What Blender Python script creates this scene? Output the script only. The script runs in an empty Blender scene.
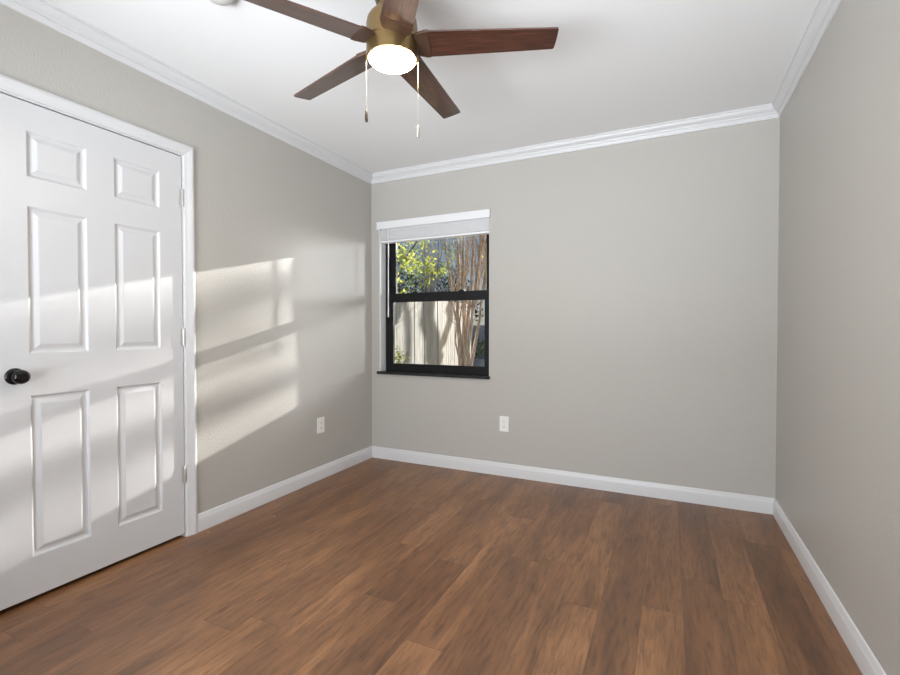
import bpy, bmesh, math, random
import numpy as np
from mathutils import Vector, Matrix
D = bpy.data; S = bpy.context.scene; COL = S.collection
R = math.radians

# ------------------------------------------------------------------ camera
CAM = Vector((2.3478, -3.3481, 1.1187))
yaw, pitch = R(25.391), R(0.994)
cd = D.cameras.new('camera'); cam = D.objects.new('camera', cd); COL.objects.link(cam)
cd.sensor_width = 36; cd.lens = 36 * 460.8 / 900; cd.clip_start = .05; cd.clip_end = 300
cam.location = CAM; cam.rotation_euler = (math.pi/2 - pitch, 0, yaw)
S.camera = cam
S.view_settings.view_transform = 'Standard'; S.view_settings.look = 'None'
S.view_settings.gamma = 1; S.view_settings.use_curve_mapping = False
S.view_settings.exposure = 0.22

# ------------------------------------------------------------------ sky
SUN_DIR = Vector((-1.0, -5.85, -1.48)).normalized()          # the way the light travels
SUN_EL = math.asin(-SUN_DIR.z)
w = D.worlds.new('sky'); S.world = w; w.use_nodes = True
wn = w.node_tree.nodes; wl = w.node_tree.links
bg = wn['Background']
sk = wn.new('ShaderNodeTexSky'); sk.sky_type = 'HOSEK_WILKIE'
sk.sun_direction = (-SUN_DIR).normalized(); sk.turbidity = 3.0; sk.ground_albedo = .35
tint = wn.new('ShaderNodeMix'); tint.data_type = 'RGBA'; tint.blend_type = 'MULTIPLY'; tint.inputs[0].default_value = 1; tint.inputs[7].default_value = (.80, .96, 1.30, 1)
wl.new(sk.outputs[0], tint.inputs[6]); wl.new(tint.outputs[2], bg.inputs['Color']); bg.inputs['Strength'].default_value = 1.75

# ------------------------------------------------------------------ sun
sl = D.lights.new('sun', 'SUN'); sl.energy = 11.0; sl.angle = R(.6); sl.color = (1.0, .975, .93)
so = D.objects.new('sun', sl); COL.objects.link(so)
so.rotation_euler = SUN_DIR.to_track_quat('-Z', 'Y').to_euler(); so.location = (4, 12, 8)

# ------------------------------------------------------------------ added fill lamp at the unseen window behind the camera
al = D.lights.new('front_fill', 'AREA'); al.shape = 'RECTANGLE'; al.size = 2.3; al.size_y = 1.75
al.energy = 78; al.color = (.89, .945, 1.0); al.spread = R(170)
ao = D.objects.new('front_fill', al); COL.objects.link(ao)
ao.location = (1.55, -4.12, 1.32); ao.rotation_euler = (R(90), 0, 0)

# sunlight thrown back by a pale neighbouring wall, out of sight to the right of the yard
nb = D.lights.new('neighbour_wall_bounce', 'AREA'); nb.shape = 'RECTANGLE'; nb.size = 1.9; nb.size_y = 1.2
nb.energy = 60; nb.spread = R(76); nb.color = (.96, .98, 1.0)
no = D.objects.new('neighbour_wall_bounce', nb); COL.objects.link(no)
no.location = (4.7, 4.1, 2.25); no.rotation_euler = Vector((-4.1, -4.1, -.85)).to_track_quat('-Z', 'Y').to_euler()
# added up-light through that window to brighten the ceiling; no paving stands there
gb = D.lights.new('ceiling_fill', 'AREA'); gb.shape = 'RECTANGLE'; gb.size = 2.6; gb.size_y = 1.2
gb.energy = 172; gb.color = (.90, .95, 1.0); gb.spread = R(150)
go = D.objects.new('ceiling_fill', gb); COL.objects.link(go)
go.location = (1.55, -5.9, -.15); go.rotation_euler = (R(90+35), 0, 0)

# ------------------------------------------------------------------ material helpers
def new_mat(name):
    m = D.materials.new(name); m.use_nodes = True
    nt = m.node_tree; return m, nt, nt.nodes, nt.links, nt.nodes['Principled BSDF']
def mth(nt, op, a, b=None, c=None):
    n = nt.nodes.new('ShaderNodeMath'); n.operation = op
    for i, v in enumerate((a, b, c)):
        if v is None: continue
        if isinstance(v, (int, float)): n.inputs[i].default_value = v
        else: nt.links.new(v, n.inputs[i])
    return n.outputs[0]
def comb(nt, x, y, z):
    n = nt.nodes.new('ShaderNodeCombineXYZ')
    for i, v in enumerate((x, y, z)):
        if isinstance(v, (int, float)): n.inputs[i].default_value = v
        else: nt.links.new(v, n.inputs[i])
    return n.outputs[0]
def noise(nt, vec, scale, detail=2, rough=.5, dist=0):
    n = nt.nodes.new('ShaderNodeTexNoise'); n.inputs['Scale'].default_value = scale
    n.inputs['Detail'].default_value = detail; n.inputs['Roughness'].default_value = rough
    n.inputs['Distortion'].default_value = dist
    if vec is not None: nt.links.new(vec, n.inputs['Vector'])
    return n.outputs[0]
def ramp(nt, fac, stops):
    n = nt.nodes.new('ShaderNodeValToRGB'); nt.links.new(fac, n.inputs[0])
    e = n.color_ramp.elements
    while len(e) < len(stops): e.new(.5)
    for k, (p, c) in zip(e, stops): k.position = p; k.color = (*c, 1)
    return n.outputs[0]
def mixc(nt, fac, a, b, mode='MIX'):
    n = nt.nodes.new('ShaderNodeMix'); n.data_type = 'RGBA'; n.blend_type = mode
    for i, v in ((0, fac), (6, a), (7, b)):
        if isinstance(v, (int, float)): n.inputs[i].default_value = v
        elif isinstance(v, tuple): n.inputs[i].default_value = (*v, 1)
        else: nt.links.new(v, n.inputs[i])
    return n.outputs[2]
def bump(nt, bs, h, strength, dist=.01):
    n = nt.nodes.new('ShaderNodeBump'); n.inputs['Strength'].default_value = strength
    n.inputs['Distance'].default_value = dist
    nt.links.new(h, n.inputs['Height']); nt.links.new(n.outputs[0], bs.inputs['Normal'])
def objco(nt):
    n = nt.nodes.new('ShaderNodeTexCoord'); return n.outputs['Object']
def plain(name, c, rough=.5, metal=0, bumpy=None, spec=.5, var=0.0):
    m, nt, N, L, b = new_mat(name)
    b.inputs['Base Color'].default_value = (*c, 1); b.inputs['Roughness'].default_value = rough
    b.inputs['Metallic'].default_value = metal; b.inputs['Specular IOR Level'].default_value = spec
    co = objco(nt)
    if bumpy: bump(nt, b, noise(nt, co, bumpy[0], 3), bumpy[1], bumpy[2])
    if var:
        f = noise(nt, co, 6, 3)
        k = ramp(nt, f, [(.3, tuple(x*(1-var) for x in c)), (.7, tuple(min(1, x*(1+var)) for x in c))])
        L.new(k, b.inputs['Base Color'])
    return m

M = {}
M['wall'] = plain('greige_wall_paint', (.500, .480, .446), .42, bumpy=(125, .5, .004), spec=.35)
M['ceiling'] = plain('ceiling_paint', (.85, .855, .86), .8, bumpy=(120, .12, .002), spec=.2)
M['trim'] = plain('white_trim_paint', (.70, .70, .71), .35, bumpy=(30, .03, .002))
M['black'] = plain('black_window_frame', (.008, .008, .0085), .4, spec=.22, bumpy=(60, .03, .001))
M['sill'] = plain('black_sill', (.010, .010, .011), .22, bumpy=(20, .03, .001))
M['knob'] = plain('black_knob_metal', (.008, .007, .007), .12, metal=.3, var=.2)
M['hinge'] = plain('nickel_hinge', (.62, .61, .59), .35, metal=.6, var=.05)
M['plate'] = plain('white_plastic_plate', (.86, .85, .83), .35, bumpy=(40, .02, .001))
M['slot'] = plain('dark_slot', (.10, .095, .09), .6, var=.1)
M['blind'] = plain('white_blind', (.82, .82, .83), .45, bumpy=(14, .05, .002))
M['gap'] = plain('closet_shade_board', (.05, .045, .04), .9, var=.1)  # unlit closet space coloured dark, so the gap under the door reads black
M['bronze'] = plain('brushed_bronze', (.21, .138, .058), .38, metal=.85, bumpy=(70, .04, .001), var=.06)
M['bracket'] = plain('bronze_bracket', (.085, .045, .028), .42, metal=.3, var=.06)
M['darkbronze'] = plain('dark_bronze', (.045, .035, .025), .4, metal=.7, var=.1)
M['chain'] = plain('steel_bead_chain', (.42, .40, .37), .35, metal=.6, var=.05)
M['detector'] = plain('detector_plastic', (.70, .70, .69), .5, var=.03)
M['flake'] = plain('pale_flake', (.8, .74, .66), .7, var=.1)

# door skin: white with pressed wood grain
m, nt, N, L, b = new_mat('white_door_woodgrain')
b.inputs['Base Color'].default_value = (.66, .66, .672, 1); b.inputs['Roughness'].default_value = .33
co = objco(nt)
sx = nt.nodes.new('ShaderNodeSeparateXYZ'); L.new(co, sx.inputs[0])
v = comb(nt, sx.outputs[0], mth(nt, 'MULTIPLY', sx.outputs[1], 14), mth(nt, 'MULTIPLY', sx.outputs[2], 1.1))
g = noise(nt, v, 11, 4, .6, .4)
bump(nt, b, g, .13, .003); M['door'] = m
m, nt, N, L, b = new_mat('white_panel_cathedral_grain')
b.inputs['Base Color'].default_value = (.66, .66, .672, 1); b.inputs['Roughness'].default_value = .33
co = objco(nt); sx = nt.nodes.new('ShaderNodeSeparateXYZ'); L.new(co, sx.inputs[0])
ay = mth(nt, 'ABSOLUTE', sx.outputs[1])
zz = mth(nt, 'ADD', mth(nt, 'MULTIPLY', sx.outputs[2], 1.0), mth(nt, 'MULTIPLY', mth(nt, 'POWER', mth(nt, 'MULTIPLY', ay, 10), 1.5), .16))
zz = mth(nt, 'ADD', zz, mth(nt, 'MULTIPLY', noise(nt, co, 7, 2), .06))
wv = mth(nt, 'SINE', mth(nt, 'MULTIPLY', zz, 430))
bump(nt, b, wv, .11, .0009); M['panel'] = m

# plank floor
m, nt, N, L, b = new_mat('vinyl_plank_floor')
co = objco(nt); sx = nt.nodes.new('ShaderNodeSeparateXYZ'); L.new(co, sx.inputs[0])
PW, PL = .152, 1.22
xr = mth(nt, 'DIVIDE', mth(nt, 'ADD', sx.outputs[0], 5.04), PW)
row = mth(nt, 'FLOOR', xr)
wn1 = nt.nodes.new('ShaderNodeTexWhiteNoise'); wn1.noise_dimensions = '1D'; L.new(row, wn1.inputs['W'])
yr = mth(nt, 'ADD', mth(nt, 'DIVIDE', sx.outputs[1], PL), mth(nt, 'MULTIPLY', wn1.outputs[0], 7.3))
ln = mth(nt, 'FLOOR', yr)
wn2 = nt.nodes.new('ShaderNodeTexWhiteNoise'); wn2.noise_dimensions = '2D'; L.new(comb(nt, row, ln, 0), wn2.inputs['Vector'])
rnd = wn2.outputs[0]
off = mth(nt, 'MULTIPLY', rnd, 37)
gv = comb(nt, mth(nt, 'ADD', mth(nt, 'MULTIPLY', sx.outputs[0], 1.0), off), mth(nt, 'MULTIPLY', sx.outputs[1], .12), off)
fine = noise(nt, gv, 75, 4, .62, .3)
gv2 = comb(nt, mth(nt, 'ADD', mth(nt, 'MULTIPLY', sx.outputs[0], 1.0), off), mth(nt, 'MULTIPLY', sx.outputs[1], .17), off)
broad = noise(nt, gv2, 8.5, 3, .55, .5)
base = ramp(nt, broad, [(.25, (.110, .046, .017)), (.45, (.176, .078, .029)), (.58, (.226, .103, .040)), (.75, (.29, .140, .058))])
tone = ramp(nt, rnd, [(0, (.82, .78, .75)), (.5, (1.06, 1.04, 1.03)), (1, (1.26, 1.28, 1.30))])
c1 = mixc(nt, 1.0, base, tone, 'MULTIPLY')
c2 = mixc(nt, .75, c1, ramp(nt, fine, [(.32, (.50, .45, .42)), (.5, (1, 1, 1)), (.70, (1.35, 1.32, 1.27))]), 'MULTIPLY')
kn = noise(nt, comb(nt, sx.outputs[0], mth(nt, 'MULTIPLY', sx.outputs[1], .55), 3.3), 7.5, 1)
c2 = mixc(nt, ramp(nt, kn, [(.76, (0, 0, 0)), (.84, (.6, .6, .6))]), c2, (.07, .032, .017))
fx = mth(nt, 'FRACT', xr); ex = mth(nt, 'MINIMUM', fx, mth(nt, 'SUBTRACT', 1, fx))
fy = mth(nt, 'FRACT', yr); ey = mth(nt, 'MINIMUM', fy, mth(nt, 'SUBTRACT', 1, fy))
seam = mth(nt, 'MAXIMUM', mth(nt, 'LESS_THAN', ex, .007), mth(nt, 'LESS_THAN', ey, .0011))
c3 = mixc(nt, mth(nt, 'MULTIPLY', seam, .55), c2, (.05, .022, .010))
L.new(c3, b.inputs['Base Color'])
b.inputs['Specular IOR Level'].default_value = 1.0
L.new(mth(nt, 'ADD', mth(nt, 'MULTIPLY', fine, .12), .36), b.inputs['Roughness'])
hgt = mth(nt, 'SUBTRACT', mth(nt, 'MULTIPLY', fine, .5), seam)
bump(nt, b, hgt, .25, .0015); M['floor'] = m

# fan blade walnut (grain along the blade's own length)
m, nt, N, L, b = new_mat('walnut_blade')
co = objco(nt); sx = nt.nodes.new('ShaderNodeSeparateXYZ'); L.new(co, sx.inputs[0])
v = comb(nt, mth(nt, 'MULTIPLY', sx.outputs[0], .9), mth(nt, 'MULTIPLY', sx.outputs[1], 14), sx.outputs[2])
k = ramp(nt, noise(nt, v, 9, 4, .6, .3), [(.3, (.022, .008, .0055)), (.52, (.062, .021, .013)), (.75, (.12, .044, .027))])
L.new(k, b.inputs['Base Color']); b.inputs['Roughness'].default_value = .36; b.inputs['Specular IOR Level'].default_value = .6; b.inputs['Coat Weight'].default_value = 1.0; b.inputs['Coat Roughness'].default_value = .16; b.inputs['Coat IOR'].default_value = 1.6
M['blade'] = m

# glass pane
m, nt, N, L, b = new_mat('window_glass')
out = N['Material Output']
tr = N.new('ShaderNodeBsdfTransparent'); gl = N.new('ShaderNodeBsdfGlossy'); gl.inputs['Roughness'].default_value = .02
fr = N.new('ShaderNodeFresnel'); fr.inputs[0].default_value = 1.35
mx = N.new('ShaderNodeMixShader'); L.new(fr.outputs[0], mx.inputs[0]); L.new(tr.outputs[0], mx.inputs[1]); L.new(gl.outputs[0], mx.inputs[2])
L.new(mx.outputs[0], out.inputs['Surface']); M['glass'] = m

# lamp lens
m, nt, N, L, b = new_mat('glowing_frosted_lens')
b.inputs['Base Color'].default_value = (.9, .86, .75, 1)
b.inputs['Emission Color'].default_value = (1.0, .86, .66, 1)
b.inputs['Emission Strength'].default_value = 110; b.inputs['Roughness'].default_value = .5
lw = N.new('ShaderNodeTexCoord'); M['lens'] = m

# outside
def leafmat(name, c1, c2, trans=.5):
    m, nt, N, L, b = new_mat(name); out = N['Material Output']
    gi = N.new('ShaderNodeNewGeometry')
    k = ramp(nt, gi.outputs['Random Per Island'], [(0, c1), (1, c2)])
    df = N.new('ShaderNodeBsdfDiffuse'); ts = N.new('ShaderNodeBsdfTranslucent'); mx = N.new('ShaderNodeMixShader')
    L.new(k, df.inputs[0]); L.new(k, ts.inputs[0]); mx.inputs[0].default_value = trans
    L.new(df.outputs[0], mx.inputs[1]); L.new(ts.outputs[0], mx.inputs[2]); L.new(mx.outputs[0], out.inputs['Surface'])
    return m
M['leaf_yellow'] = leafmat('yellow_green_leaves', (.26, .36, .05), (.66, .64, .14), .6)
M['leaf_dark'] = leafmat('shade_blue_leaves', (.030, .050, .055), (.09, .13, .12), .25)  # shade of the far leaf masses put into the dark bluish colour
M['leaf_grass'] = leafmat('grass_blades', (.10, .20, .05), (.3, .36, .12), .3)
def bark(name, cs, sc=9):
    m, nt, N, L, b = new_mat(name)
    co = objco(nt); sx = nt.nodes.new('ShaderNodeSeparateXYZ'); L.new(co, sx.inputs[0])
    v = comb(nt, sx.outputs[0], sx.outputs[1], mth(nt, 'MULTIPLY', sx.outputs[2], .2))
    f = noise(nt, v, sc, 4, .6, .5)
    L.new(ramp(nt, f, [(.3, cs[0]), (.5, cs[1]), (.7, cs[2])]), b.inputs['Base Color'])
    b.inputs['Roughness'].default_value = .8; bump(nt, b, f, .5, .02); return m
M['bark_tan'] = bark('tan_bark_highlights', [(.30, .19, .11), (.60, .44, .31), (.84, .76, .66)], 16)  # palest stop paints white sun highlights onto the tan bark
M['bark_grey'] = bark('grey_bark', [(.08, .075, .07), (.17, .16, .15), (.28, .26, .23)], 12)
M['bark_pale'] = bark('pale_bark', [(.42, .38, .34), (.62, .58, .53), (.78, .74, .68)], 12)
M['picket'] = bark('weathered_picket', [(.56, .52, .44), (.72, .68, .60), (.82, .79, .72)], 7)
M['post'] = bark('fence_post_wood', [(.30, .26, .20), (.42, .37, .29), (.52, .47, .38)], 7)
M['shadewood'] = bark('shade_blue_boards', [(.26, .30, .34), (.34, .38, .43), (.44, .48, .52)], 6)  # blue of the far fence's shaded side put into the boards
M['siding'] = plain('stucco', (.62, .6, .56), .85, bumpy=(40, .3, .01))
m, nt, N, L, b = new_mat('leaf_litter_lawn')
co = objco(nt); L.new(ramp(nt, noise(nt, co, 1.7, 6, .7), [(.35, (.10, .13, .05)), (.5, (.28, .25, .14)), (.65, (.42, .36, .26))]), b.inputs['Base Color'])
b.inputs['Roughness'].default_value = 1; bump(nt, b, noise(nt, co, 14, 4), .8, .05); M['ground'] = m

# ------------------------------------------------------------------ mesh helpers
def link(name, me, mat, parent=None, smooth=False, loc=None):
    o = D.objects.new(name, me); COL.objects.link(o)
    if mat is not None: me.materials.append(mat)
    if parent: o.parent = parent
    if loc is not None: o.location = loc
    if smooth:
        for p in me.polygons: p.use_smooth = True
    return o
def bobj(name, bm, mat, parent=None, smooth=False, loc=None, bevel=0, autos=None):
    if bevel:
        bmesh.ops.bevel(bm, geom=[e for e in bm.edges if len(e.link_faces) == 2 and e.calc_face_angle(0) > .6], offset=bevel, segments=2, affect='EDGES', profile=.5)
    bmesh.ops.recalc_face_normals(bm, faces=bm.faces[:])
    me = D.meshes.new(name); bm.to_mesh(me); bm.free()
    o = link(name, me, mat, parent, smooth, loc)
    if autos is not None:
        me.shade_smooth() if hasattr(me, 'shade_smooth') else None
        me.set_sharp_from_angle(angle=R(autos))
    return o
def box(bm, lo, hi):
    vs = [bm.verts.new((x, y, z)) for x in (lo[0], hi[0]) for y in (lo[1], hi[1]) for z in (lo[2], hi[2])]
    for f in ((0,1,3,2), (4,6,7,5), (0,4,5,1), (2,3,7,6), (0,2,6,4), (1,5,7,3)): bm.faces.new([vs[i] for i in f])
def boxes(name, lst, mat, parent=None, bevel=0, loc=None):
    bm = bmesh.new()
    for lo, hi in lst: box(bm, lo, hi)
    return bobj(name, bm, mat, parent, bevel=bevel, loc=loc)
def lathe(bm, prof, seg=48, axis='Z', cap=True):
    rings = []
    for r, h in prof:
        ring = []
        for i in range(seg):
            a = 2*math.pi*i/seg; c, s = r*math.cos(a), r*math.sin(a)
            ring.append(bm.verts.new({'Z': (c, s, h), 'X': (h, c, s), 'Y': (c, h, s)}[axis]))
        rings.append(ring)
    for A, B in zip(rings, rings[1:]):
        for i in range(seg): bm.faces.new((A[i], A[(i+1) % seg], B[(i+1) % seg], B[i]))
    if cap:
        bm.faces.new(rings[0]); bm.faces.new(rings[-1])
def tube(bm, pts, rads, seg=8):
    rings = []
    for i, p in enumerate(pts):
        d = (pts[min(i+1, len(pts)-1)] - pts[max(i-1, 0)]).normalized()
        u = d.cross(Vector((.3, .9, .1))).normalized(); v = d.cross(u)
        rings.append([bm.verts.new(p + (u*math.cos(2*math.pi*k/seg) + v*math.sin(2*math.pi*k/seg))*rads[i]) for k in range(seg)])
    for A, B in zip(rings, rings[1:]):
        for i in range(seg): bm.faces.new((A[i], A[(i+1) % seg], B[(i+1) % seg], B[i]))
    bm.faces.new(rings[0]); bm.faces.new(rings[-1])
def profile_run(bm, prof, a, b, n, ma=0, mb=0):
    """sweep a profile of (out, z) along a to b; n is the direction it projects; ma/mb: mitre factors"""
    a = Vector(a); b = Vector(b); n = Vector(n); d = (b-a).normalized()
    A = [bm.verts.new(a + n*o + Vector((0, 0, z)) + d*(o*ma)) for o, z in prof]
    B = [bm.verts.new(b + n*o + Vector((0, 0, z)) - d*(o*mb)) for o, z in prof]
    k = len(prof)
    for i in range(k): bm.faces.new((A[i], A[(i+1) % k], B[(i+1) % k], B[i]))
    bm.faces.new(A); bm.faces.new(B)
def empty(name, loc):
    o = D.objects.new(name, None); COL.objects.link(o); o.location = loc; o.empty_display_size = .1; return o
def tag(o, label, cat, group=None, kind=None):
    o['label'] = label; o['category'] = cat
    if group: o['group'] = group
    if kind: o['kind'] = kind
    return o
def struct(o, label=None):
    o['kind'] = 'structure'
    if label: o['label'] = label
    return o

# ------------------------------------------------------------------ room shell
W, CH, FY = 2.938, 2.455, -3.95           # width, ceiling height, front wall
OX0, OX1, OZ0, OZ1 = .083, 1.097, .757, 2.02      # back window opening
DY0, DY1, DZ = -2.500, -1.732, 2.040            # door opening (y from, to, height)
T = .14
struct(boxes('floor', [((-.95, FY-T, -.06), (W+T, T-.005, 0))], M['floor']), 'brown wood-look plank floor running towards the window wall')
struct(boxes('ceiling', [((-.95, FY-T, CH), (W+T, T, CH+.12))], M['ceiling']), 'flat white ceiling')
struct(boxes('wall_back', [((-T, 0, 0), (OX0, T, CH)), ((OX1, 0, 0), (W+T, T, CH)), ((OX0, 0, 0), (OX1, T, OZ0)), ((OX0, 0, OZ1), (OX1, T, CH))], M['wall']), 'greige wall with the black framed window')
struct(boxes('wall_left', [((-T, DY1+.02, 0), (0, 0, CH)), ((-T, FY, 0), (0, DY0-.02, CH)), ((-T, DY0-.02, DZ+.02), (0, DY1+.02, CH))], M['wall']), 'greige wall with the white door, streaked with sunlight')
struct(boxes('wall_right', [((W, FY, 0), (W+T, 0, CH))], M['wall']), 'plain greige wall on the right')
FX0, FX1, FZ0, FZ1 = .45, 2.65, .5, 2.15
struct(boxes('wall_front', [((-T, FY-T, 0), (FX0, FY, CH)), ((FX1, FY-T, 0), (W+T, FY, CH)), ((FX0, FY-T, 0), (FX1, FY, FZ0)), ((FX0, FY-T, FZ1), (FX1, FY, CH))], M['wall']))
# closet behind the door; its darkness is put into the board colour
struct(boxes('wall_closet', [((-.95, DY0-.25, 0), (-.90, DY1+.25, CH)), ((-.90, DY0-.25, 0), (-T, DY0-.20, CH)), ((-.90, DY1+.20, 0), (-T, DY1+.25, CH))], M['gap']))
# reveal lining of the window opening, painted white
bm = bmesh.new(); e = .008
box(bm, (OX0-.001, -.0005, OZ0), (OX0+e, .09, OZ1)); box(bm, (OX1-e+.004, .002, OZ0), (OX1+.001, .09, OZ1)); box(bm, (OX0+e, .0, OZ1-e), (OX1-e+.004, .09, OZ1+.001))
struct(bobj('trim_2', bm, M['trim']), 'white window reveal')

# crown moulding
cr = [(0, 0), (.050, 0), (.050, -.008), (.044, -.009), (.0435, -.014), (.040, -.024), (.032, -.034), (.022, -.040), (.0195, -.047), (.0135, -.048), (.0135, -.056), (.010, -.064), (.0095, -.072), (.006, -.075), (0, -.075)]
bm = bmesh.new()
profile_run(bm, cr, (0, 0, CH), (W, 0, CH), (0, -1, 0), 1, 1)
profile_run(bm, cr, (0, FY, CH), (0, 0, CH), (1, 0, 0), 1, 1)
profile_run(bm, cr, (W, FY, CH), (W, 0, CH), (-1, 0, 0), 1, 1)
struct(bobj('trim_3', bm, M['trim'], autos=22), 'white crown moulding along the ceiling')
# baseboards
bp = [(0, 0), (.014, 0), (.014, .068), (.0125, .074), (.009, .080), (.0085, .088), (.005, .095), (0, .097)]
for nm, a, b_, n, ma, mb in (('baseboard_back', (0, 0, 0), (W, 0, 0), (0, -1, 0), 1, 1), ('baseboard_left', (0, -1.670, 0), (0, 0, 0), (1, 0, 0), 0, 1), ('baseboard_right', (W, FY, 0), (W, 0, 0), (-1, 0, 0), 0, 1)):
    bm = bmesh.new(); profile_run(bm, bp, a, b_, n, ma, mb); struct(bobj(nm, bm, M['trim'], autos=35))

# ------------------------------------------------------------------ door with jamb, casing, hinges
CW = .054
bm = bmesh.new()
casing = [(0, 0), (.008, 0), (.010, .006), (.010, .020), (.015, .030), (.017, .040), (.017, .048), (.013, CW), (0, CW)]
def cas(bm, a, b_, side, ext0, ext1):
    """profile (depth x, across) swept from a to b_ ; side = unit vector away from the opening; ext: mitre at the ends"""
    a = Vector(a); b_ = Vector(b_); side = Vector(side); d = (b_-a).normalized()
    A = [bm.verts.new(a + Vector((x, 0, 0)) + side*s - d*(s*ext0)) for x, s in casing]
    B = [bm.verts.new(b_ + Vector((x, 0, 0)) + side*s + d*(s*ext1)) for x, s in casing]
    k = len(casing)
    for i in range(k): bm.faces.new((A[i], A[(i+1) % k], B[(i+1) % k], B[i]))
    bm.faces.new(A); bm.faces.new(B)
cy0, cy1, cz1 = DY0-.008, DY1+.009, DZ+.010
cas(bm, (0, cy1, 0), (0, cy1, cz1), (0, 1, 0), 0, 1)
cas(bm, (0, cy0, 0), (0, cy0, cz1), (0, -1, 0), 0, 1)
cas(bm, (0, cy0, cz1), (0, cy1, cz1), (0, 0, 1), 1, 1)
# jamb boards and stop
box(bm, (-T, DY1+.003, 0), (.0, DY1+.021, DZ+.003)); box(bm, (-T, DY0-.021, 0), (.0, DY0-.003, DZ+.003)); box(bm, (-T, DY0-.021, DZ+.003), (.0, DY1+.021, DZ+.021))
box(bm, (-.052, DY1-.008, 0), (-.040, DY1+.003, DZ-.008)); box(bm, (-.052, DY0-.003, 0), (-.040, DY0+.008, DZ-.008)); box(bm, (-.052, DY0-.003, DZ-.008), (-.040, DY1+.003, DZ+.003))
struct(bobj('trim_1', bm, M['trim'], autos=40), 'white door casing')

XF = -.001       # door face
door = struct(empty('door_1', (XF, (DY0+DY1)/2, 0)), 'white six-panel door with a black knob')
yc = (DY0+DY1)/2
def doorpart(name, bm, mat, **k):
    o = bobj(name, bm, mat, door, **k); return o
cols = [(-2.390-yc, -2.176-yc), (-2.064-yc, -1.850-yc)]
rows = [(.185, .850), (1.020, 1.620), (1.737, 1.925)]
y0, y1, z0, z1 = DY0-yc+.002, DY1-yc-.002, .021, DZ-.003
ys = [y0, cols[0][0], cols[0][1], cols[1][0], cols[1][1], y1]
zs = [z0] + [v for r in rows for v in r] + [z1]
bm = bmesh.new(); th = .035
g = {}
for i, y in enumerate(ys):
    for j, z in enumerate(zs): g[i, j] = bm.verts.new((0, y, z))
for i in range(5):
    for j in range(7):
        if i in (1, 3) and j in (1, 3, 5): continue
        bm.faces.new((g[i, j], g[i+1, j], g[i+1, j+1], g[i, j+1]))
bb = [bm.verts.new((-th, y, z)) for y, z in ((y0, z0), (y1, z0), (y1, z1), (y0, z1))]
bm.faces.new(bb)
bot = [g[i, 0] for i in range(6)]; top = [g[i, 7] for i in range(6)]
lf = [g[0, j] for j in range(8)]; rt_ = [g[5, j] for j in range(8)]
bm.faces.new(bot + [bb[1], bb[0]]); bm.faces.new(top + [bb[2], bb[3]]); bm.faces.new(lf + [bb[3], bb[0]]); bm.faces.new(rt_ + [bb[2], bb[1]])
doorpart('slab', bm, M['door'])
# a panel: sticking, cove, slope up to the raised field
steps = [(0, 0), (.004, -.002), (.009, -.0085), (.016, -.0095), (.021, -.0088), (.036, -.0028), (.039, -.0022)]
for (pz0, pz1) in rows:
    for (py0, py1) in cols:
        my, mz = (py0+py1)/2, (pz0+pz1)/2
        bm = bmesh.new(); rings = []
        for ins, dx in steps:
            rings.append([bm.verts.new((dx, y - my, z - mz)) for y, z in ((py0+ins, pz0+ins), (py1-ins, pz0+ins), (py1-ins, pz1-ins), (py0+ins, pz1-ins))])
        for A, B in zip(rings, rings[1:]):
            for i in range(4): bm.faces.new((A[i], A[(i+1) % 4], B[(i+1) % 4], B[i]))
        bm.faces.new(rings[-1])
        doorpart('panel', bm, M['panel'], loc=(0, my, mz))
# knob: rose, neck, ball with flattened face
KY, KZ = -2.437-yc, .932
bm = bmesh.new(); lathe(bm, [(.033, .0), (.033, .003), (.031, .006), (.026, .009), (.014, .010)], 40, 'X')
rose = doorpart('rosette', bm, M['knob'], loc=(0, KY, KZ), autos=40)
bm = bmesh.new(); lathe(bm, [(.011, .008), (.010, .024), (.013, .030), (.021, .034), (.0265, .041), (.0285, .049), (.027, .057), (.022, .063), (.016, .0655), (.0155, .0645), (.008, .0645), (.003, .0645)], 40, 'X')
kn = doorpart('knob', bm, M['knob'], loc=(0, KY, KZ), autos=50)
for hz in (.341, 1.078, 1.820):
    bm = bmesh.new()
    hy = DY1+.0005-yc
    lathe_p = [(.0055, -.044), (.0055, -.015), (.0048, -.0148), (.0055, -.0145), (.0055, .0145), (.0048, .0148), (.0055, .015), (.0055, .044), (.004, .047), (.002, .049)]
    lathe(bm, lathe_p, 16); 
    for v_ in bm.verts: v_.co += Vector((.0055, hy, hz))
    box(bm, (.0005, hy-.017, hz-.043), (.0022, hy, hz+.043)); box(bm, (.0008, hy, hz-.043), (.0022, hy+.008, hz+.043))
    doorpart('hinge', bm, M['hinge'], autos=40)

# ------------------------------------------------------------------ back window
win = struct(empty('window_1', ((OX0+OX1)/2, .09, OZ0)), 'black framed single-hung window')
def wpart(name, lst, mat, parent=None, bevel=.0015):
    p = parent or win
    base = win.location
    return boxes(name, [(tuple(Vector(a)-base), tuple(Vector(b_)-base)) for a, b_ in lst], mat, p, bevel=bevel)
x0, x1 = OX0+.004, OX1-.001
wpart('frame', [((x0, .085, OZ0), (x0+.030, .14, OZ1)), ((x1-.030, .085, OZ0), (x1, .14, OZ1)), ((x0+.03, .085, OZ0), (x1-.03, .14, OZ0+.026)), ((x0+.03, .085, OZ1-.03), (x1-.03, .14, OZ1))], M['black'])
ux0, ux1 = .180, 1.030
us = wpart('upper_sash', [((x0+.03, .112, 1.385), (ux0, .136, OZ1-.03)), ((ux1, .112, 1.385), (x1-.03, .136, OZ1-.03)), ((ux0, .112, 1.385), (ux1, .136, 1.425)), ((ux0, .112, OZ1-.07), (ux1, .136, OZ1-.03))], M['black'])
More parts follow.
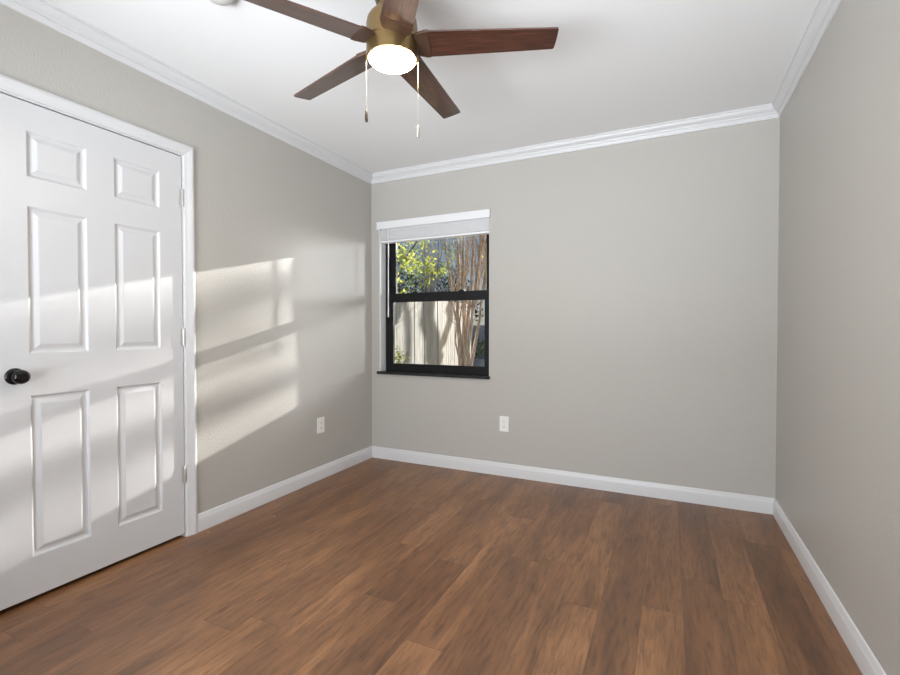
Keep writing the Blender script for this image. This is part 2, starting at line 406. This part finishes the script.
wpart('pane', [((ux0-.004, .123, 1.42), (ux1+.004, .127, OZ1-.066))], M['glass'], us, 0)
lx0, lx1 = .168, 1.024
ls = wpart('lower_sash', [((x0+.03, .084, OZ0+.026), (lx0, .110, 1.432)), ((lx1, .084, OZ0+.026), (x1-.03, .110, 1.432)), ((lx0, .084, 1.356), (lx1, .110, 1.432)), ((lx0, .084, OZ0+.026), (lx1, .110, .822))], M['black'])
wpart('pane', [((lx0-.004, .095, .818), (lx1+.004, .099, 1.36))], M['glass'], ls, 0)
wpart('sash_lock', [((.37, .076, 1.432), (.42, .104, 1.440)), ((.385, .08, 1.440), (.405, .10, 1.447))], M['black'], ls, .002)
wpart('sash_lock', [((.80, .076, 1.432), (.85, .104, 1.440)), ((.815, .08, 1.440), (.835, .10, 1.447))], M['black'], ls, .002)
struct(boxes('trim_4', [((.067, -.022, OZ0-.022), (1.103, .0, OZ0)), ((OX0+.0005, -.002, OZ0-.022), (OX1-.0005, .090, OZ0+.001)), ], M['sill'], bevel=.002), 'black window sill board')

# unseen window added behind the camera to let the fill lamps in
win2 = struct(empty('added_window', (1.55, FY-.07, FZ0)))
boxes('frame', [((-1.10, -.03, 0), (-1.05, .03, 1.65)), ((1.05, -.03, 0), (1.10, .03, 1.65)), ((-1.05, -.03, 0), (1.05, .03, .05)), ((-1.05, -.03, 1.60), (1.05, .03, 1.65)), ((-.02, -.03, .05), (.02, .03, 1.60))], M['black'], win2, bevel=.002)
boxes('pane', [((-1.05, -.002, .05), (1.05, .002, 1.60))], M['glass'], win2)

# blind
bl = tag(empty('window_blind', (.59, 0, 1.94)), 'white faux-wood blind raised and stacked at the top of the black window', 'blind')
def bpart(name, lst, mat=M['blind'], bevel=.0015, parent=None):
    base = bl.location
    return boxes(name, [(tuple(Vector(a)-base), tuple(Vector(b_)-base)) for a, b_ in lst], mat, parent or bl, bevel=bevel)
bpart('valance', [((.069, -.022, 1.978), (1.104, -.008, 2.040)), ((.069, -.024, 2.030), (1.104, -.008, 2.040)), ((.069, -.008, 1.978), (.081, -.0005, 2.040)), ((1.092, -.008, 1.978), (1.104, -.0005, 2.040))])
bpart('headrail', [((OX0+.012, .012, 1.972), (OX1-.012, .062, 2.008))])
z = 1.884; 
for i in range(16):
    dx = random.Random(i).uniform(-.001, .001)
    bpart('slat', [((OX0+.010, .001+dx, z), (OX1-.007, .051+dx, z+.0036))], bevel=.001); z += .0054
bpart('bottom_rail', [((OX0+.010, .000, 1.864), (OX1-.007, .052, 1.880))], bevel=.004)
for cx_ in (.20, .98):
    bpart('ladder_cord', [((cx_, -.0012, 1.866), (cx_+.0018, -.0002, 1.975))], bevel=0)
bm = bmesh.new(); tube(bm, [Vector((.184, -.012, 1.985))-bl.location, Vector((.184, -.014, 1.90))-bl.location, Vector((.183, -.016, 1.225))-bl.location], [.004, .004, .0045], 8)
bobj('tilt_wand', bm, M['blind'], bl, autos=60)

# ------------------------------------------------------------------ wall plates
pl = tag(empty('electrical_outlet', (1.218, 0, .398)), 'white duplex outlet on the back wall below the right of the window', 'outlet')
boxes('cover_plate', [((-.036, -.006, -.058), (.036, 0, .058))], M['plate'], pl, bevel=.002)
for s in (-1, 1):
    bm = bmesh.new()
    prof = [(-.017, -.010), (-.017, .010), (-.010, .0145), (.010, .0145), (.017, .010), (.017, -.010), (.010, -.0145), (-.010, -.0145)]
    A = [bm.verts.new((x, -.0075, z_+s*.0195)) for x, z_ in prof]; B = [bm.verts.new((x, -.004, z_+s*.0195)) for x, z_ in prof]
    bm.faces.new(A)
    for i in range(8): bm.faces.new((A[i], A[(i+1) % 8], B[(i+1) % 8], B[i]))
    rc = bobj('receptacle', bm, M['plate'], pl)
    boxes('slots', [((-.0075, -.0082, s*.0195-.001), (-.0052, -.0072, s*.0195+.008)), ((.0052, -.0082, s*.0195), (.0075, -.0072, s*.0195+.007)), ((-.0025, -.0082, s*.0195-.0100), (.0025, -.0072, s*.0195-.0050))], M['slot'], rc)
boxes('screw', [((-.0025, -.0075, -.0025), (.0025, -.0055, .0025))], M['hinge'], pl, bevel=.0008)
pl = tag(empty('electrical_outlet', (0, -.660, .404)), 'white wall plate low on the left wall between door and corner', 'outlet')
boxes('cover_plate', [((0, -.037, -.058), (.006, .037, .058))], M['plate'], pl, bevel=.002)
rc = boxes('receptacle', [((.004, -.0165, -.0335), (.0078, .0165, .0335))], M['plate'], pl, bevel=.001)
boxes('slots', [((.0072, -.0075, s*.018-.001), (.0082, -.0052, s*.018+.007)) for s in (-1, 1)] + [((.0072, .0052, s*.018-.001), (.0082, .0075, s*.018+.007)) for s in (-1, 1)] + [((.0072, -.0025, s*.018-.010), (.0082, .0025, s*.018-.005)) for s in (-1, 1)], M['slot'], rc)

# ------------------------------------------------------------------ ceiling fan
HX, HY, ZB = 1.430, -1.9060, 2.163
fan = tag(empty('ceiling_fan', (HX, HY, CH)), 'bronze ceiling fan with five walnut blades and a glowing round light', 'ceiling fan')
FD = -.010     # whole fan hangs this much lower
def fl(prof): return [(r*.972, z_-CH+(FD if z_ < 2.35 else 0)) for r, z_ in prof]
bm = bmesh.new(); lathe(bm, fl([(.055, 2.300), (.066, 2.330), (.070, 2.38), (.070, 2.4549)]), 48); bobj('canopy', bm, M['darkbronze'], fan, autos=35)
bm = bmesh.new(); lathe(bm, fl([(.093, 2.170), (.095, 2.172), (.095, 2.232), (.092, 2.248), (.083, 2.262), (.070, 2.272), (.056, 2.280), (.054, 2.300)]), 64); bobj('motor_housing', bm, M['bronze'], fan, autos=35)
bm = bmesh.new(); lathe(bm, fl([(.0870, 2.112), (.0885, 2.110), (.095, 2.111), (.0955, 2.114), (.0955, 2.166), (.092, 2.170)]), 64); bobj('light_kit', bm, M['bronze'], fan, autos=35)
bm = bmesh.new(); lathe(bm, fl([(.0868, 2.116), (.0868, 2.109), (.082, 2.1035), (.070, 2.099), (.045, 2.0955), (.020, 2.0942), (.002, 2.094)]), 64); bobj('lens', bm, M['lens'], fan, autos=60)
def blade_mesh():
    bm = bmesh.new(); t = .0065
    r0, r1 = .122, .588; wr, wt = .113, .088
    # outline: ccw side (+y) ends longer than the other; small rounded corners
    out = []
    def hw(x): return .5*(wr + (wt-wr)*(x-r0)/(r1-r0))
    up = [(r0, hw(r0))] + [(r0+(r1-r0)*k/6, hw(r0+(r1-r0)*k/6)) for k in range(1, 6)]
    tip = [(r1-.009, hw(r1)), (r1-.004, hw(r1)-.001), (r1-.001, hw(r1)-.006), (r1+.003, 0), (r1+.004, -hw(r1)+.005), (r1+.002, -hw(r1)+.001), (r1-.003, -hw(r1))]
    dn = [(x, -y) for x, y in reversed(up)]
    pts = up + tip + dn
    top_ = [bm.verts.new((x, y, t/2)) for x, y in pts]; bt = [bm.verts.new((x, y, -t/2)) for x, y in pts]
    bm.faces.new(top_); bm.faces.new(bt); n = len(pts)
    for i in range(n): bm.faces.new((top_[i], top_[(i+1) % n], bt[(i+1) % n], bt[i]))
    bmesh.ops.recalc_face_normals(bm, faces=bm.faces[:])
    me = D.meshes.new('blade'); bm.to_mesh(me); bm.free(); me.materials.append(M['blade']); return me
bme = blade_mesh()
for i in range(5):
    a = R(21.35 + 72*i)
    o = D.objects.new('blade', bme); COL.objects.link(o); o.parent = fan
    o.matrix_local = Matrix.Translation((0, 0, ZB-CH+FD)) @ Matrix.Rotation(a, 4, 'Z') @ Matrix.Rotation(R(-12), 4, 'X')
bm = bmesh.new()
pp = [(.080, .030), (.092, .046), (.124, .0560), (.138, .0555), (.138, -.0555), (.124, -.0560), (.092, -.046), (.080, -.030)]
A_ = [bm.verts.new((x, y, -.0015)) for x, y in pp]; B_ = [bm.verts.new((x, y, -.0062)) for x, y in pp]
A_ = [bm.verts.new((x, y, .0062)) for x, y in pp]; bm.faces.new(A_); bm.faces.new(B_)
for i in range(8): bm.faces.new((A_[i], A_[(i+1) % 8], B_[(i+1) % 8], B_[i]))
bmesh.ops.delete(bm, geom=[v_ for v_ in bm.verts if not v_.link_faces], context='VERTS')
bmesh.ops.recalc_face_normals(bm, faces=bm.faces[:])
brm = D.meshes.new('blade_bracket'); bm.to_mesh(brm); bm.free(); brm.materials.append(M['bracket'])
for i in range(5):
    o = D.objects.new('blade_bracket', brm); COL.objects.link(o); o.parent = fan
    o.matrix_local = Matrix.Translation((0, 0, ZB-CH+FD)) @ Matrix.Rotation(R(21.35+72*i), 4, 'Z') @ Matrix.Rotation(R(-12), 4, 'X')
rtv = Vector((math.cos(yaw), math.sin(yaw), 0))
for s, zt, zb, fm in ((-1, 2.155, 1.918, M['darkbronze']), (1, 2.140, 1.862, M['chain'])):
    off = rtv * (s*.0942)
    bm = bmesh.new(); p = off
    tube(bm, [Vector((p.x, p.y, zt-CH)), Vector((p.x, p.y, zb-CH))], [.0007, .0007], 6)
    n = int((zt-zb)/.006)
    tube(bm, [Vector((p.x*.93, p.y*.93, zt-CH)), Vector((p.x, p.y, zt-CH))], [.003, .003], 8)
    ch = bobj('pull_chain', bm, M['chain'], fan)
    bm = bmesh.new(); lathe(bm, [(.0015, .002), (.004, -.002), (.0052, -.014), (.0058, -.030), (.0050, -.040), (.002, -.043)], 16)
    for v_ in bm.verts: v_.co += Vector((p.x, p.y, zb-CH))
    f_ = bobj('fob', bm, fm, ch, autos=40); f_['label'] = 'dark bronze fob' if s < 0 else 'pale metal fob'

# smoke detector, seen at the top edge
sd = tag(empty('smoke_detector', (.742, -2.085, CH)), 'round white smoke detector on the ceiling left of the fan, mostly cut off', 'smoke detector')
bm = bmesh.new(); lathe(bm, [(.062, -.0001), (.064, -.010), (.058, -.012)], 40); bobj('mounting_base', bm, M['detector'], sd, autos=40)
bm = bmesh.new(); lathe(bm, [(.057, -.011), (.056, -.026), (.048, -.034), (.020, -.037), (.002, -.037)], 40); bobj('cover', bm, M['detector'], sd, autos=40)

# flecks on the floor
for (fx_, fy_, lb) in ((2.74, -1.725, 'tiny pale fleck on the planks near the right baseboard'), (.224, -1.327, 'tiny pale fleck on the planks beside the left baseboard'), (.060, -1.640, 'tiny pale fleck on the planks at the foot of the door casing')):
    bm = bmesh.new(); rr = random.Random(int(fx_*100))
    vs = [(rr.uniform(.6, 1)*.006*math.cos(k), rr.uniform(.6, 1)*.0035*math.sin(k)) for k in (0, 1, 2, 3, 4, 5)]
    A = [bm.verts.new((x, y, .0012)) for x, y in vs]; B = [bm.verts.new((x, y, 0)) for x, y in vs]
    bm.faces.new(A); bm.faces.new(B)
    for i in range(6): bm.faces.new((A[i], A[(i+1) % 6], B[(i+1) % 6], B[i]))
    tag(bobj('debris_fleck', bm, M['flake'], loc=(fx_, fy_, 0)), lb, 'debris')

# ------------------------------------------------------------------ outside
GZ = -.25
struct(boxes('ground', [((-40, .2, GZ-.1), (25, 60, GZ))], M['ground']), 'leaf-strewn yard')
# fence running away from the house on the left, its pickets facing the sun
def fence(name, a, b_, h, mat, pmat, label, face, gapr=.009, pw=.13, seed=1):
    a = Vector((*a, GZ)); b_ = Vector((*b_, GZ)); d = (b_-a); Ln = d.length; d.normalize(); n = Vector((face[0], face[1], 0))
    root = tag(empty(name, a), label, 'fence')
    ang = math.atan2(d.y, d.x)
    rr = random.Random(seed)
    bm = bmesh.new(); k = int(Ln/pw)
    side = 1 if Vector((-math.sin(ang), math.cos(ang), 0)).dot(n) > 0 else -1
    for i in range(k):
        j = rr.uniform(-.003, .003); hh = h + rr.uniform(-.012, .012)
        box(bm, (i*pw, side*.034-.008+j, .03), ((i+1)*pw-gapr, side*.034+.008+j, hh))
    o = bobj('picket_panel', bm, mat, root); o.rotation_euler.z = ang
    o = boxes('rail', [((0, -.02, z_), (Ln, .02, z_+.08)) for z_ in (.3, h*.5, h-.3)], pmat, root); o.rotation_euler.z = ang
    q = 0
    while q <= Ln:
        o = boxes('post', [((q-.045, -side*.02-.045, 0), (q+.045, -side*.02+.045, h-.05))], pmat, root); o.rotation_euler.z = ang; q += 2.4
    return root
fence('wooden_fence', (-3.0, 3.2), (-3.0, 9.35), 2.12, M['picket'], M['post'], 'sunlit pale wooden picket fence seen through the window', (1, 0))
fence('wooden_fence', (-9.0, 15.5), (3.5, 15.5), 1.55, M['shadewood'], M['shadewood'], 'board fence at the far end of the yard, blue-grey shade in its colour', (0, -1), seed=4)
st = boxes('landscape_timber', [((-6.3, 11.55, GZ), (-1.6, 11.75, GZ+.16)), ((-6.3, 11.60, GZ+.16), (-1.6, 11.75, GZ+.30))], M['shadewood'], bevel=.01)
tag(st, 'low grey timber edging in front of the far fence', 'edging')

rng = np.random.default_rng(5)
def leaves(name, centers, size, mat, parent):
    """one mesh of bent leaf blades, each leaf its own island"""
    n = len(centers)
    a1 = rng.normal(size=(n, 3)); a1 /= np.linalg.norm(a1, axis=1)[:, None]
    t = rng.normal(size=(n, 3)); a2 = np.cross(a1, t); a2 /= np.linalg.norm(a2, axis=1)[:, None]
    s = size*rng.uniform(.6, 1.25, n)[:, None]
    c = np.asarray(centers)
    pts = np.stack([c-a1*s, c+a2*s*.42, c+a1*s, c-a2*s*.42], 1).reshape(-1, 3)
    me = D.meshes.new(name)
    me.vertices.add(4*n); me.vertices.foreach_set('co', pts.ravel())
    me.loops.add(4*n); me.loops.foreach_set('vertex_index', np.arange(4*n))
    me.polygons.add(n); me.polygons.foreach_set('loop_start', np.arange(0, 4*n, 4)); me.polygons.foreach_set('loop_total', np.full(n, 4))
    me.update(calc_edges=True)
    return link(name, me, mat, parent)
def blob(c, r, n, clump=18, cr=.28):
    """leaf positions clumped inside an ellipsoid"""
    c = np.array(c); r = np.array(r); k = max(1, n//clump)
    u = rng.normal(size=(k, 3)); u /= np.linalg.norm(u, axis=1)[:, None]; u *= rng.uniform(.35, 1, k)[:, None]**.6
    cc = c + u*r
    return (cc[:, None, :] + rng.normal(size=(k, clump, 3))*cr*.5).reshape(-1, 3)
def limb(bm, a, b_, ra, rb, seed=0, wob=.05, n=7, seg=7):
    rr = random.Random(seed); a = Vector(a); b_ = Vector(b_); pts = []; rads = []
    for i in range(n+1):
        f = i/n; p = a.lerp(b_, f)
        if 0 < i < n: p += Vector((rr.uniform(-1, 1), rr.uniform(-1, 1), 0))*wob
        pts.append(p); rads.append(ra+(rb-ra)*f)
    tube(bm, pts, rads, seg); return pts

def tree(name, base, limbs, bmat, foliage, label, cat='tree', lmat=None, lsize=.06, twigs=0, group=None):
    root = tag(empty(name, base), label, cat, group)
    bm = bmesh.new(); B = Vector(base); ends = []
    for i, (a, b_, ra, rb) in enumerate(limbs):
        p = limb(bm, a, b_, ra, rb, i*7+len(name), .012 if 'sapling' in name else .05); ends.append((Vector(a), Vector(b_), rb))
    rr = random.Random(11)
    for i in range(twigs):
        a, b_, rb = ends[rr.randrange(len(ends))]; f = rr.uniform(.35, 1)
        s_ = a.lerp(b_, f); e_ = s_ + Vector((rr.uniform(-.5, .5), rr.uniform(-.5, .5), rr.uniform(.4, 1.4)))
        limb(bm, s_, e_, .010, .003, i, .04, 5, 5)
    bobj('trunk', bm, bmat, root, autos=60)
    if foliage: 
        leaves('foliage', np.concatenate(foliage), lsize, lmat, root)
    return root
def V(x, y, z): return (x, y, z)

# crepe myrtle: many smooth tan stems fanning upwards from one foot, in front of the fence
cm = [((-.05, 0, 0), (-.22, .10, 3.9), .075, .022), ((.03, .02, 0), (-.02, .1, 3.9), .075, .022), ((.10, 0, 0), (.26, 0, 3.9), .070, .020), ((.02, -.06, 0), (.52, -.05, 3.9), .060, .018),
      ((-.04, .05, 0), (-.55, .1, 3.7), .030, .016), ((.12, .05, 0), (.80, .1, 3.8), .045, .018), ((.2, 0, 1.4), (.50, .2, 3.9), .020, .008), ((-.1, 0, 1.5), (.1, .2, 3.9), .02, .008), ((.25, 0, 1.8), (1.0, .2, 3.9), .02, .01), ((.35, 0, 2.0), (.7, .2, 4.1), .02, .01)]
tree('crepe_myrtle', (-2.25, 7.10, GZ), cm, M['bark_tan'], [blob((.2, 0, 3.3), (.9, .8, .8), 260)], 'bare tan multi-stemmed tree in front of the picket fence', lmat=M['leaf_yellow'], lsize=.035, twigs=190)
# yellow-green tree behind the fence on the left
tree('leafy_tree', (-4.5, 7.0, GZ), [((0, 0, 0), (.1, 0, 2.4), .08, .05), ((.1, 0, 2.4), (-.8, -.6, 4.0), .045, .02), ((.1, 0, 2.2), (.7, .7, 4.0), .045, .02), ((.1, 0, 2.3), (.1, .2, 4.4), .04, .02)],
     M['bark_grey'], [blob((.2, -.6, 3.15), (.9, 1.7, .9), 1500, 16, .24), blob((.3, 1.4, 3.3), (.6, 1.3, .7), 550, 16, .2), blob((.2, -1.7, 2.4), (.6, .7, .6), 550, 16, .2)], 'yellow-green leafy tree just behind the picket fence', lmat=M['leaf_yellow'], lsize=.060)
# pale bare trees further away on the right, and evergreens with shade in their leaf colour
for x, y, sd_, lb in ((-3.6, 13.2, 3, 'pale bare tree far behind the tan stems, nearer to the window edge'), (-5.9, 12.2, 8, 'pale bare tree far behind the tan stems, left of its pair')):
    rr = random.Random(sd_)
    lm = [((0, 0, 0), (rr.uniform(-.2, .2), 0, 2.2), .07, .05)] + [((rr.uniform(-.1, .1), 0, rr.uniform(1.0, 2.0)), (rr.uniform(-.9, .9), rr.uniform(-.5, .5), rr.uniform(4, 5.5)), .032, .010) for _ in range(9)]
    tree('bare_tree', (x, y, GZ), lm, M['bark_pale'], None, lb, twigs=130)
for i, (x, y, rx, ry, rz, hz, n, lb) in enumerate(((-8.8, 11.5, 1.9, 1.3, 2.6, 3.4, 7500, 'dark leafy tree behind the yellow-green tree'), (-8.6, 17.6, 2.4, 1.4, 2.0, 2.6, 4800, 'dark leafy tree beyond the bare tan stems'), (-4.4, 22.5, 2.7, 1.6, 3.2, 3.4, 9000, 'dark leafy tree at the right edge of the window, furthest back'), (-13.2, 13.0, 2.3, 2, 2.8, 3.2, 5000, 'tall dark leafy tree furthest to the left in the window'))):
    tree('evergreen_tree', (x, y, GZ), [((0, 0, 0), (0, 0, hz+rz*.5), .12, .05), ((0, 0, hz*.7), (rx*.6, 0, hz+.8), .05, .02), ((0, 0, hz*.7), (-rx*.6, .2, hz+.8), .05, .02)], M['bark_grey'],
         [blob((0, 0, hz), (rx, ry, rz), n, 20, .4)], lb, lmat=M['leaf_dark'], lsize=.11)
# two slim dark saplings in front of the fence
tree('slim_sapling', (-1.60, 3.90, GZ), [((0, 0, 0), (.0, 0, 4.4), .008, .006)], M['bark_grey'], None, 'thin dark sapling stem, left of the pair in the window')
tree('slim_sapling', (-1.33, 3.90, GZ), [((0, 0, 0), (.0, .02, 4.4), .008, .006)], M['bark_grey'], None, 'thin dark sapling stem, right of the pair in the window')
# bush at the foot of the fence
tree('garden_bush', (-2.65, 4.7, GZ), [((0, 0, 0), (0, 0, .5), .02, .01), ((0, 0, 0), (.1, .2, .9), .015, .006)], M['bark_grey'], [blob((0, 0, .6), (.15, .25, .40), 260, 12, .10)], 'small green bush at the foot of the picket fence', 'bush', M['leaf_yellow'], .035)
tree('garden_bush', (-4.9, 13.9, GZ), [((0, 0, 0), (0, 0, .5), .02, .01)], M['bark_grey'], [blob((0, 0, .6), (1.3, .4, .40), 1600, 14, .15)], 'low dark green bush in front of the far board fence', 'bush', M['leaf_grass'], .05)
# trees standing right of the view: they cast the shade seen on fence and wall
tree('shade_tree', (-2.40, 10.09, GZ), [((0, 0, 0), (0, 0, 1.6), .085, .075), ((0, 0, 1.5), (.03, .05, 5.0), .072, .045), ((0, 0, 1.25), (-.20, 0, 2.75), .040, .034), ((-.20, 0, 2.75), (-.42, 0, 4.6), .034, .02),
      ((.05, 0, .2), (.24, 0, 1.2), .04, .035), ((.24, 0, 1.2), (.24, 0, 4.5), .035, .02)], M['bark_grey'], None, 'grey tree beside the end of the picket fence')
st_l = [((0, 0, 0), (0, 0, 3.4), .10, .08), ((0, 0, 2.6), (-1.9, 0, 3.85), .035, .02), ((0, 0, 3.0), (-1.8, .3, 4.35), .035, .02), ((0, 0, 2.4), (-1.8, -.2, 3.50), .03, .015), ((0, 0, 3.2), (-.2, 0, 5.4), .07, .03), ((0, 0, 3.3), (-1.6, 0, 4.9), .04, .02)]
tree('shade_tree', (3.9, 9.6, GZ), st_l, M['bark_grey'], [blob((-1.5, 0, 3.74), (.9, .3, .045), 520, 14, .10), blob((-1.5, 0, 4.34), (.9, .3, .10), 800, 14, .12), blob((-1.5, 0, 4.0), (1.0, .7, .65), 620, 22, .11), blob((-1.5, 0, 3.45), (.8, .3, .03), 90, 14, .08)], 'shade tree whose branches break up the sunlight', lmat=M['leaf_dark'], lsize=.05)
